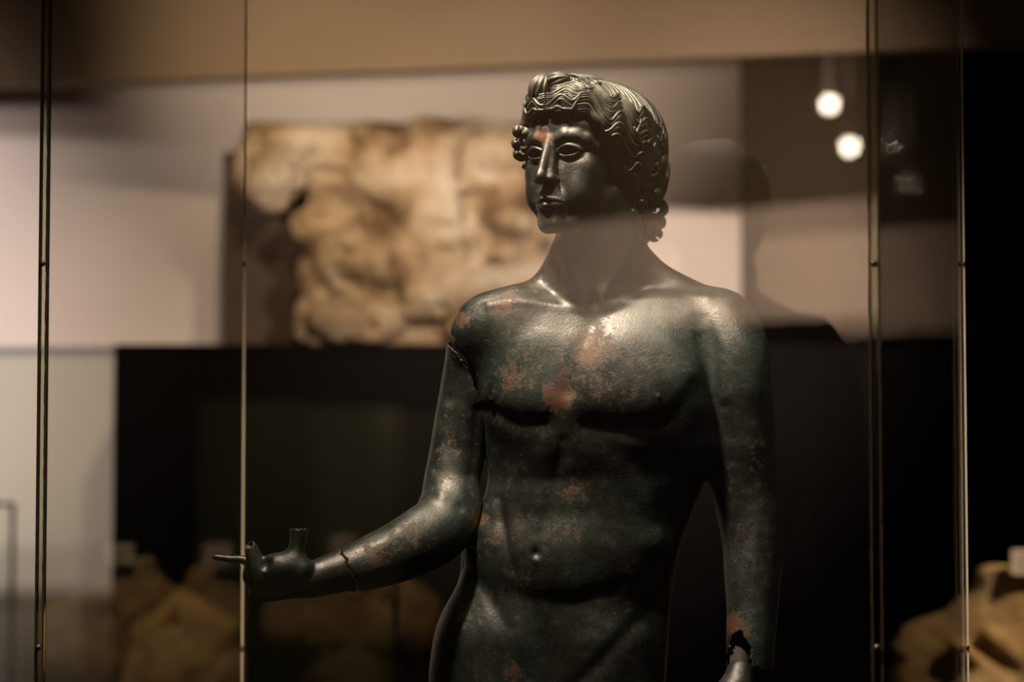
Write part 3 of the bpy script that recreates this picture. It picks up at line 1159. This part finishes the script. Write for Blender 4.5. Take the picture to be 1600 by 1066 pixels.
# roll of hair running back from the knot along the crown
nr = 46
for row in range(7):
    off = (row - 3) * 5.0
    pts = []
    for i in range(nr):
        t = i / (nr - 1)
        f = 52 - 150 * t
        x = 10 + off * (1 - 0.75 * t) + 8 * t
        z = 116 + 11 * math.sin(math.pi * min(1, t * 1.1)) - 6 * t * t - abs(off) * 0.28 * (1 - t)
        x += 0.8 * math.sin(t * 46 + row)
        pts.append(H3(x, f, z))
    tube(pts, lambda t: 4.6 * (1 - t * 0.5) * (1 + 0.10 * math.sin(t * 75)), 8, 1.0)
# slanting strands crossing that roll
for i in range(30):
    t0 = 0.04 + i * 0.031
    pts = []
    for q in range(9):
        s_ = q / 8
        t = t0 + 0.03 * s_
        f = 52 - 150 * t
        ang = -0.2 + s_ * 2.1
        R_ = 17 * (1 - t * 0.55)
        pts.append(H3(12 + 8 * t + R_ * math.sin(ang), f, 110 + 10 * math.sin(math.pi * min(1, t)) - 7 * t * t + (R_ - 3) * math.cos(ang)))
    tube(pts, 2.0, 6, 1.0)


def curl(c, R, r, turns=1.5, ax=(0, 0, 1), start=0.0):
    """a comma-shaped lock: nested parallel strands wound round its tip"""
    c = np.array(c, float)
    ax = np.array(ax, float); ax /= np.linalg.norm(ax)
    e1 = np.cross(ax, [0, 1, 0]); e1 /= np.linalg.norm(e1)
    e2 = np.cross(ax, e1)
    for ring in range(4):
        pts = []
        n = 24
        q0 = R * (1 - ring * 0.26)
        for i in range(n):
            t = i / (n - 1)
            a = start + 0.25 * ring + t * (3.9 - 0.3 * ring)
            q = q0 * (1.25 - 0.45 * t)
            pts.append(c + e1 * q * math.cos(a) + e2 * q * math.sin(a) * 0.85 + ax * (2.5 * ring - 6 * (1 - t) ** 2))
        tube(pts, lambda t: r * 0.72 * (0.45 + 0.55 * min(1, 3 * t, 2.5 * (1 - t) + 0.3)), 7, 1.0, [ax] * n)


# locks and curls at the nape (statue's left, viewer's right) and behind the far ear
for row in range(22):
    az0 = 74 + row * 4.4
    for sgn in (1, -1):
        def path(t, az0=az0, sgn=sgn, row=row):
            return sgn * (az0 + 4 * math.sin(t * 7 + row) + 3 * t), band_el(az0) - 4 - t * (24 + 6 * math.sin(row))
        strand(path, 4.0, 30, 0.3, 2.5, 1.2, lf=lambda t, row=row: 3 + 2.2 * math.sin(row * 1.9))
# solid core behind the ear plus curls
for (u, v, ww, R, r) in [(1022, 352, -40, 13, 5.0), (1032, 338, -66, 13, 5.0), (1008, 366, -30, 10, 4.4), (1000, 345, -6, 13, 5), (1016, 330, -24, 14, 5.2),
                         (990, 352, 6, 10, 4.4), (1034, 318, -50, 14, 5.2), (1000, 318, 18, 13, 4.8), (1020, 300, 0, 14, 5), (1030, 356, -86, 11, 5), (1000, 366, -60, 12, 5), (985, 334, 26, 9, 4)]:
    curl((u, v, ww), R, r, 1.6, (0.35, 0.1, 1.0), start=u * 0.37)
    curl((u + 1, v + 1, ww - 8), R * 0.8, r + 2, 1.2, (0.35, 0.1, 1.0), start=v * 0.3)
for (u, v, ww, R, r) in [(812, 206, 28, 10, 4.6), (808, 222, 22, 10, 4.6), (812, 240, 16, 9, 4.4), (820, 256, 14, 8, 4.2), (818, 212, 42, 8, 4), (822, 232, 30, 9, 4.2)]:
    curl((u, v, ww), R, r, 1.5, (-0.3, 0.1, 1.0), start=u * 0.5)
    curl((u + 2, v + 1, ww - 8), R * 0.8, r + 2, 1.2, (-0.3, 0.1, 1.0), start=v * 0.3)
hv = np.concatenate([HB_V, np.array(HV_)])
hf = [tuple(int(i) for i in q) for q in HB_Q] + [[i + len(HB_V) for i in f] for f in HF_]
me = np_mesh('hair', to_world(hv), hf)
hair_o = link_mesh('hair', me, M_HAIR, STATUE)
hair_o['label'] = 'deeply waved combed hair with a knot over the brow'


# ------------------------------------------------------------------ the glass case
TH = math.radians(19.3)
NX, NY = math.sin(TH), math.cos(TH)          # depth direction of the case
TX, TY = math.cos(TH), -math.sin(TH)         # along its front
A0 = 3.93
PNL = np.array([-0.185 * A0, A0])
SW = 0.3314 * A0
SD = 0.1862 * A0
Z0, Z1 = 0.36, 2.75


def cpt(s_, d_):
    return (PNL[0] + TX * s_ + NX * d_, PNL[1] + TY * s_ + NY * d_)


CASE = empty('glass_display_case', (*cpt(SW / 2, SD / 2), 0.0))
tag(CASE, 'tall frameless glass display case enclosing the bronze statue', 'display case')
T_ = 0.005


def rect(s0, s1, d0, d1):
    return [cpt(s0, d0), cpt(s1, d0), cpt(s1, d1), cpt(s0, d1)]


MB().prism(rect(-.03, SW + .03, -.03, SD + .03), 0.0, Z0).build('base', M_BLACK, CASE, 0.004)
E_ = 0.0105
for nm, r in (('pane', (E_, SW - E_, 0, T_)), ('pane', (E_, SW - E_, SD - T_, SD)), ('pane', (0, T_, E_, SD - E_)), ('pane', (SW - T_, SW, E_, SD - E_))):
    MB().prism(rect(*r), Z0, Z1).build(nm, M_PANE, CASE)
MB().prism(rect(0, SW, 0, SD), Z1, Z1 + 0.012).build('lid', M_PANE, CASE)


def solid_glass():
    m, nt, out = new_mat('corner_glass')
    g = nt.nodes.new('ShaderNodeBsdfGlass')
    g.inputs['IOR'].default_value = 1.5
    g.inputs['Color'].default_value = (0.80, 0.82, 0.72, 1)
    nt.links.new(g.outputs[0], out.inputs[0])
    return m


M_CORNER = solid_glass()
for i, (s_, d_) in enumerate(((0, 0), (SW, 0), (0, SD), (SW, SD))):
    near = i < 2
    e = E_ if near else E_ * 0.30
    sx = 1 if s_ == 0 else -1
    dx = 1 if d_ == 0 else -1
    s0, s1 = sorted((s_, s_ + sx * e))
    d0, d1 = sorted((d_, d_ + dx * e))
    strip = MB().prism(rect(s0, s1, d0, d1), Z0, Z1).build('corner_strip', M_CORNER if near else M_EDGE, CASE)
    strip['label'] = 'thick polished glass corner' if near else 'thin far glass corner'
    # dark adhesive seams either side, with a ragged inner line
    for side in ((0, 1) if near else ()):
        pos = (s_ - sx * 0.0022) if side == 0 else (s_ + sx * (e + 0.0002))
        wdt = 0.0022 if near else 0.0008
        mb = MB()
        n = 150 if near else 2
        zs = np.linspace(Z0, Z1, n + 1)
        q0, q1 = sorted((pos, pos + sx * wdt))
        dd0, dd1 = sorted((d_ - dx * 0.0012, d_ + dx * 0.001))
        for a, b in zip(zs[:-1], zs[1:]):
            ex = rng.uniform(0, 0.0011) if near else 0
            mb.prism(rect(q0 - (ex if (side == 1) else 0), q1 + (ex if side == 0 else 0), dd0, dd1), a, b)
        mb.build('adhesive_seam', M_SEAM, CASE)
    for pv in (412, 1012):
        x, y = cpt(s_ + sx * e * .5, d_ - dx * 0.002 if near else d_ + dx * (e + 0.002))
        z = pix(800, pv, y)[2]
        V_, F_ = [], []
        R = 0.0046 if near else 0.0036
        nu, nv = 14, 8
        for j in range(nv + 1):
            th = math.pi * j / nv
            for k in range(nu):
                ph = 2 * math.pi * k / nu
                V_.append((x + R * math.sin(th) * math.cos(ph), y + R * math.sin(th) * math.sin(ph), z + R * math.cos(th)))
        for j in range(nv):
            for k in range(nu):
                F_.append([j * nu + k, (j + 1) * nu + k, (j + 1) * nu + (k + 1) % nu, j * nu + (k + 1) % nu])
        link_mesh('clamp_stud', np_mesh('clamp_stud', V_, F_), M_STUD, CASE)

MB().box(-0.12, 0.35, 3.78, 4.16, Z0, 0.402).build('statue_slab', M_FRAME, CASE, 0.004)

# ------------------------------------------------------------------ black plinth wall and the marble relief
RY = 7.6
PW = RY / 4000


def R3(u, v, Y=RY):
    return pix(u, v, Y)


zt = R3(500, 538)[2]
x0, x1 = R3(178, 538, 7.3)[0], 3.9
zt2 = pix(300, 538, 7.3)[2]
bp_ = empty('black_plinth_wall', ((x0 + x1) / 2, 7.6, 0))
tag(bp_, 'long black plinth under the pale marble relief', 'plinth')
MB().box(x0, x1, 7.3, 7.955, 0, zt2 - 0.02).build('body', M_BLACK, bp_, 0.004)
MB().box(x0, x1, 7.295, 7.958, zt2 - 0.02, zt2).build('top', M_BLACK, bp_, 0.003)

back = MB().box(R3(352, 400, 7.88)[0], R3(905, 400, 7.88)[0], 7.80, 7.93, zt2, R3(400, 243, 7.88)[2]).build('backing_board', M_BROWN)
tag(back, 'dark brown backing board standing behind the marble relief', 'board')

REL = empty('marble_relief', (R3(620, 500)[0], RY, zt2))
tag(REL, 'broken tan marble relief block on the black plinth behind the case', 'relief')
rs = Sculpt(np.arange(350, 905, 4.0), np.arange(165, 548, 4.0), np.arange(-70, 110, 4.0))   # px units of the relief plane


def rblk(pts_top, k):
    pass


# slab: union of rounded boxes following the broken outline
def rbox(s, u0, u1, v0, v1, w0, w1, r=10, k=6, sub=False):
    u, v, ww = s.grid((slice(None),) * 3)
    qx = np.abs(u - (u0 + u1) / 2) - (u1 - u0) / 2 + r
    qy = np.abs(v - (v0 + v1) / 2) - (v1 - v0) / 2 + r
    qz = np.abs(ww - (w0 + w1) / 2) - (w1 - w0) / 2 + r
    d = np.sqrt(np.maximum(qx, 0) ** 2 + np.maximum(qy, 0) ** 2 + np.maximum(qz, 0) ** 2) + np.minimum(np.maximum(np.maximum(qx, qy), qz), 0) - r
    s.apply((slice(None),) * 3, d.astype(np.float32), k, sub)


rbox(rs, 480, 878, 200, 545, -50, 8, 10, 6)
rbox(rs, 380, 878, 192, 262, -50, 34, 10, 10)       # cornice
rs.ell((432, 280, 34), (52, 56, 44), 14)             # foliate corner
rs.ell((386, 262, 0), (24, 50, 40), 10)
rs.ell((520, 350, -6), (70, 46, 40), 14)
rs.ell((510, 332, 34), (62, 44, 62), 10, sub=True)   # hollow under the cornice
rs.ell((600, 262, 26), (58, 54, 34), 12)
rs.cone((570, 214, 44), (690, 250, 26), 20, 18, 10)
rs.cone((620, 240, 20), (690, 420, 8), 40, 34, 16)
rs.cone((680, 205, 24), (700, 400, 18), 34, 30, 14)
rs.ell((762, 250, 40), (50, 52, 50), 8, sub=True)
rs.ell((775, 232, -4), (40, 36, 26), 8)
rs.cone((740, 250, 40), (738, 360, 34), 7, 6, 6, sub=True)
rs.ell((800, 262, 38), (46, 36, 20), 8, sub=True)
rs.cone((772, 335, 30), (812, 350, 34), 18, 20, 8)
rs.ell((795, 390, 36), (22, 28, 20), 8, sub=True)
rs.ell((850, 330, 10), (30, 60, 24), 10)
rs.ell((575, 405, 14), (84, 56, 36), 12)             # rounded bosses below
rs.cone((492, 470, 44), (575, 446, 46), 6, 7, 5, sub=True)
rs.cone((575, 446, 46), (655, 480, 42), 8, 6, 5, sub=True)
rs.ell((560, 500, 14), (84, 40, 36), 10)
rs.cone((590, 455, 52), (640, 478, 50), 13, 9, 6, sub=True)
rs.cone((660, 470, 20), (830, 440, 26), 36, 32, 14)
rs.ell((692, 484, 50), (10, 8, 16), 5, sub=True)
rs.ell((700, 400, 44), (22, 12, 14), 6, sub=True)
rs.ell((840, 425, 30), (34, 20, 22), 8)
rs.ell((745, 515, 20), (50, 28, 26), 8)
rs.ell((470, 500, -10), (14, 36, 24), 8)
rs.ell((474, 430, -10), (14, 30, 24), 8)
for i in range(24):                                   # drilled holes of the corner foliage
    a = i * 2.4
    r = 8 + 7.2 * math.sqrt(i)
    rs.ell((432 + r * math.cos(a), 278 + r * math.sin(a) * 1.1, 74 - r * 0.45), (5.5, 5.5, 14), 3, sub=True)
for i in range(60):
    u = rng.uniform(400, 870); v = rng.uniform(235, 530)
    if (v > 300 and u < 530) or ((u - 515) / 75) ** 2 + ((v - 325) / 55) ** 2 < 1:
        continue
    rs.ell((u, v, rng.uniform(20, 50)), (rng.uniform(8, 20), rng.uniform(6, 14), rng.uniform(6, 12)), 6, sub=bool(i % 2))
rs.F = np.maximum(rs.F, (189 + 2.0 * np.sin(rs.a[0] * 0.045)[:, None, None] - rs.a[1][None, :, None] + 0 * rs.a[2][None, None, :]).astype(np.float32))
RV, RQ = rs.mesh()
RV = relax(RV, RQ, 1)
nz = np.array([mnoise.fractal(Vector(p * 0.03), 1.0, 2.1, 5) for p in RV])
RV = RV + vnormals(RV, RQ) * (nz * 4.5)[:, None]
ku = RY / 4000
c0 = np.array(R3(800, 771))
RW = np.stack([(RV[:, 0] - 800) * ku, RY - RV[:, 2] * ku, np.maximum(CAMZ + (771 - RV[:, 1]) * ku, zt2 + .001)], 1)
ro = link_mesh('carved_block', np_mesh('carved_block', RW, RQ), M_STONE, REL)


# ------------------------------------------------------------------ headless marble torsos with museum cards
def torso(name, origin, rot, label, k=1.0, card_x=0.02, nk=1.0, wd=1.0, cs=1.0):
    t = empty(name, (0, 0, 0))
    tag(t, label, 'sculpture')
    s = Sculpt(np.arange(-330, 331, 9.0), np.arange(-20, 640, 9.0), np.arange(-190, 220, 9.0))   # x, down, forward (mm)
    s.cone((0, 60, 0), (0, 170, -5), 64, 84, 20)
    s.cone((-60, 160, -10), (-190, 220, -10), 62, 62, 40)
    s.cone((60, 160, -10), (190, 220, -10), 62, 62, 40)
    s.ell((0, 360, 0), (190, 240, 120), 40)
    s.ell((-85, 300, 80), (90, 80, 45), 30)
    s.ell((85, 300, 80), (90, 80, 45), 30)
    s.ell((-225, 290, -5), (62, 100, 66), 30)
    s.ell((225, 290, -5), (62, 90, 66), 30)
    s.cone((-120, 170, 70), (40, 330, 120), 14, 12, 14)      # mantle folds
    s.cone((-60, 150, 80), (110, 330, 118), 12, 12, 14)
    s.cone((50, 130, 66), (-10, 190, 96), 12, 10, 10)
    s.cone((-64, 175, 60), (60, 185, 66), 10, 10, 10, sub=True)
    s.F = np.maximum(s.F, (40 + 0.12 * s.a[0] - s.a[1][:, None])[None].transpose(2, 1, 0) if False else s.F)
    u, v, ww = s.grid((slice(None),) * 3)
    s.F = np.maximum(s.F, ((46 + 0.10 * u + 4 * np.sin(u * .05)) - v + 0 * ww).astype(np.float32))
    s.F = np.maximum(s.F, (v - 600 + 0 * u + 0 * ww).astype(np.float32))
    V, Q = s.mesh()
    nz = np.array([mnoise.fractal(Vector(p * 0.02), 1.0, 2.1, 4) for p in V])
    V = V + vnormals(V, Q) * (nz * 5)[:, None]
    V[:, 0] *= np.interp(V[:, 1], [90, 200], [nk, wd])
    W = np.stack([V[:, 0] / 1000, -V[:, 2] / 1000, -V[:, 1] / 1000 + 0.6], 1)
    b = link_mesh('marble_body', np_mesh('marble_body', W, Q[:, ::1]), M_TORSO, t)
    MB().box(-0.16, 0.16, -0.10, 0.10, -0.06, 0.012).build('mount', M_FRAME, t, 0.004)
    card = MB().box(-0.0375, 0.0375, -0.002, 0.002, -0.027, 0.027).build('museum_card', M_CARD, t)
    ink = MB()
    for q_ in range(4):
        ink.box(-0.026, 0.026 - 0.008 * (q_ % 2), -0.0026, -0.0021, 0.012 - 0.010 * q_, 0.015 - 0.010 * q_)
    io = ink.build('printed_text', M_INK, card)
    card.scale = (cs, 1, cs)
    card.location = (card_x, -0.075, 0.6 - 0.030)
    card.rotation_euler = (math.radians(-12), 0, 0)
    t.location = origin
    t.rotation_euler = (0, 0, rot)
    t.scale = (k, k, k)
    return t


TK = 1.45
tz = pix(1600, 886, 6.4)[2] - 0.56 * TK
tx = pix(1612, 900, 6.4)[0]
torso('marble_torso', (tx, 6.4, tz), math.radians(-14), 'headless golden marble torso with a white card on its neck, right of the case', TK, 0.0, 1.5, 0.88, 0.8)
pb = MB().box(tx - .40, tx + .40, 6.10, 6.70, 0, tz - 0.06 * TK - .002).build('torso_pedestal', M_BLACK, None, .004)
tag(pb, 'black pedestal under the marble torso right of the case', 'pedestal')


# the second torso stands left of the photographer and shows as a reflection in the front pane
def reflect_point(u, v, dist_after):
    """room point seen by mirror reflection in the front pane at pixel (u, v)"""
    d = np.array(pix(u, v, 1.0)) - np.array([0, 0, CAMZ])
    n = np.array([NX, NY, 0.0])
    p0 = np.array([PNL[0], PNL[1], CAMZ])
    t = ((p0 - np.array([0, 0, CAMZ])) @ n) / (d @ n)
    P = np.array([0, 0, CAMZ]) + d * t
    r = d - 2 * (d @ n) * n
    r /= np.linalg.norm(r)
    return P + r * dist_after


rp = reflect_point(205, 862, 2.75)
ang = math.atan2(PNL[1] - rp[1], (PNL[0] + .3) - rp[0]) + math.pi / 2
torso('marble_torso', (rp[0], rp[1], rp[2] - 0.575), ang + 0.2, 'second headless marble torso, seen only as a reflection at lower left of the case')
pb = MB().prism([(rp[0] + .34 * math.cos(ang + a), rp[1] + .34 * math.sin(ang + a)) for a in (.78, 2.36, 3.93, 5.5)], 0, rp[2] - 0.575 - 0.06).build('torso_pedestal', M_BLACK, None, .004)
tag(pb, 'black pedestal under the reflected marble torso', 'pedestal')

# ------------------------------------------------------------------ small case at the far left, framed panel in the room behind
y = 6.9
sx0, sz1 = pix(24, 786, y + .5)[0], pix(10, 786, y)[2]
SC = empty('small_display_case', (sx0 - 0.35, y + .25, 0))
tag(SC, 'small dark-framed display case at the lower left edge', 'display case')
xw = sx0 - 0.7
MB().box(xw, sx0, y, y + .5, 0, 0.85).build('base', M_PANEL, SC, .004)
for (a, b) in ((xw, y), (sx0 - .012, y), (xw, y + .488), (sx0 - .012, y + .488)):
    MB().box(a, a + .012, b, b + .012, .85, sz1).build('frame_post', M_FRAME, SC)
MB().box(xw, sx0, y, y + .5, sz1 - .012, sz1).build('top', M_FRAME, SC)
MB().box(xw + .012, sx0 - .012, y + .002, y + .006, .85, sz1 - .012).build('pane', M_PANE, SC)
f_ = MB()
st = Sculpt(np.arange(-120, 121, 8.0), np.arange(-10, 260, 8.0), np.arange(-80, 81, 8.0))
st.ell((0, 110, 0), (70, 90, 60), 20)
st.cone((-20, 30, 0), (0, 230, 0), 34, 60, 20)
st.F = np.maximum(st.F, (st.a[1] - 240)[None, :, None] + 0 * st.F)
v_, q_ = st.mesh()
xa = (xw + sx0) / 2 + .22
w_ = np.stack([xa + v_[:, 0] / 1000, y + .25 + v_[:, 2] / 1000, .851 + .24 - v_[:, 1] / 1000], 1)
fo = link_mesh('stone_fragment', np_mesh('stone_fragment', w_, q_[:, ::-1]), M_TORSO)
tag(fo, 'small rounded stone fragment inside the dark-framed case', 'fragment')

gp = MB().box(-6.99, -6.95, -4.05, -2.5, 0, 1.97).build('door_1', M_GREEN)
tag(gp, kind='structure')

# ceiling lamps whose reflections hang in the back pane
def lamp_place(u, v, dist_total):
    d = np.array(pix(u, v, 1.0)) - np.array([0, 0, CAMZ])
    n = np.array([NX, NY, 0.0])
    p0 = np.array([PNL[0], PNL[1], CAMZ])
    t = ((p0 - np.array([0, 0, CAMZ])) @ n) / (d @ n)
    P = np.array([0, 0, CAMZ]) + d * t
    r = d - 2 * (d @ n) * n
    L = dist_total / np.linalg.norm(d) - t
    return P + r * L, P + r * (L - dist_total / np.linalg.norm(d))


for u, v, D_, what in ((1296, 163, 11.4, 'upper left'), (1327, 229, 11.6, 'lower right')):
    p, src = lamp_place(u, v, D_)
    L = empty('ceiling_spotlight', (p[0], p[1], 4.1))
    tag(L, 'round ceiling spotlight reflected in the glass, %s of the two discs' % what, 'spotlight')
    tgt = Vector(src) - Vector(p)
    tgt.normalize()
    q = tgt.to_track_quat('Z', 'Y').to_matrix()

    def ring(r0, z0, r1, z1, n=24, cap=False, name='x', mat=None):
        vs, fs = [], []
        for (r, z) in ((r0, z0), (r1, z1)):
            for k in range(n):
                a = 2 * math.pi * k / n
                v3 = q @ Vector((r * math.cos(a), r * math.sin(a), z)) + Vector(p)
                vs.append(tuple(v3))
        for k in range(n):
            fs.append([k, (k + 1) % n, n + (k + 1) % n, n + k])
        if cap:
            fs.append(list(range(n)))
            fs.append(list(range(n, 2 * n)))
        link_mesh(name, np_mesh(name, vs, fs, False), mat, L)
    ring(0.050, -0.16, 0.055, -0.004, cap=True, name='housing', mat=M_FRAME)
    ring(0.045, 0.0, 0.045, 0.24, name='blocker_tube', mat=M_FRAME)  # deep tube added to hide the lens from the back pane
    for b_ in range(-6, 7):                       # blades added to block a second reflection of the lens
        xx = b_ * 0.0066
        hh = math.sqrt(max(0.0, 0.044 ** 2 - xx ** 2))
        if hh < 0.006:
            continue
        vs = [tuple(q @ Vector((xx + sx_ * 0.0004, sy_ * hh, zz_)) + Vector(p)) for sx_ in (-1, 1) for sy_ in (-1, 1) for zz_ in (0.008, 0.238)]
        fs = [[0, 1, 3, 2], [4, 6, 7, 5], [0, 4, 5, 1], [2, 3, 7, 6], [0, 2, 6, 4], [1, 5, 7, 3]]
        link_mesh('blocker_blade', np_mesh('blocker_blade', vs, fs, False), M_FRAME, L)
    ring(0.034, -0.003, 0.034, 0.002, cap=True, name='lens', mat=M_LAMP)
    MB().box(p[0] - .01, p[0] + .01, p[1] - .01, p[1] + .01, p[2] + .03, 4.1).build('stem', M_FRAME, L)
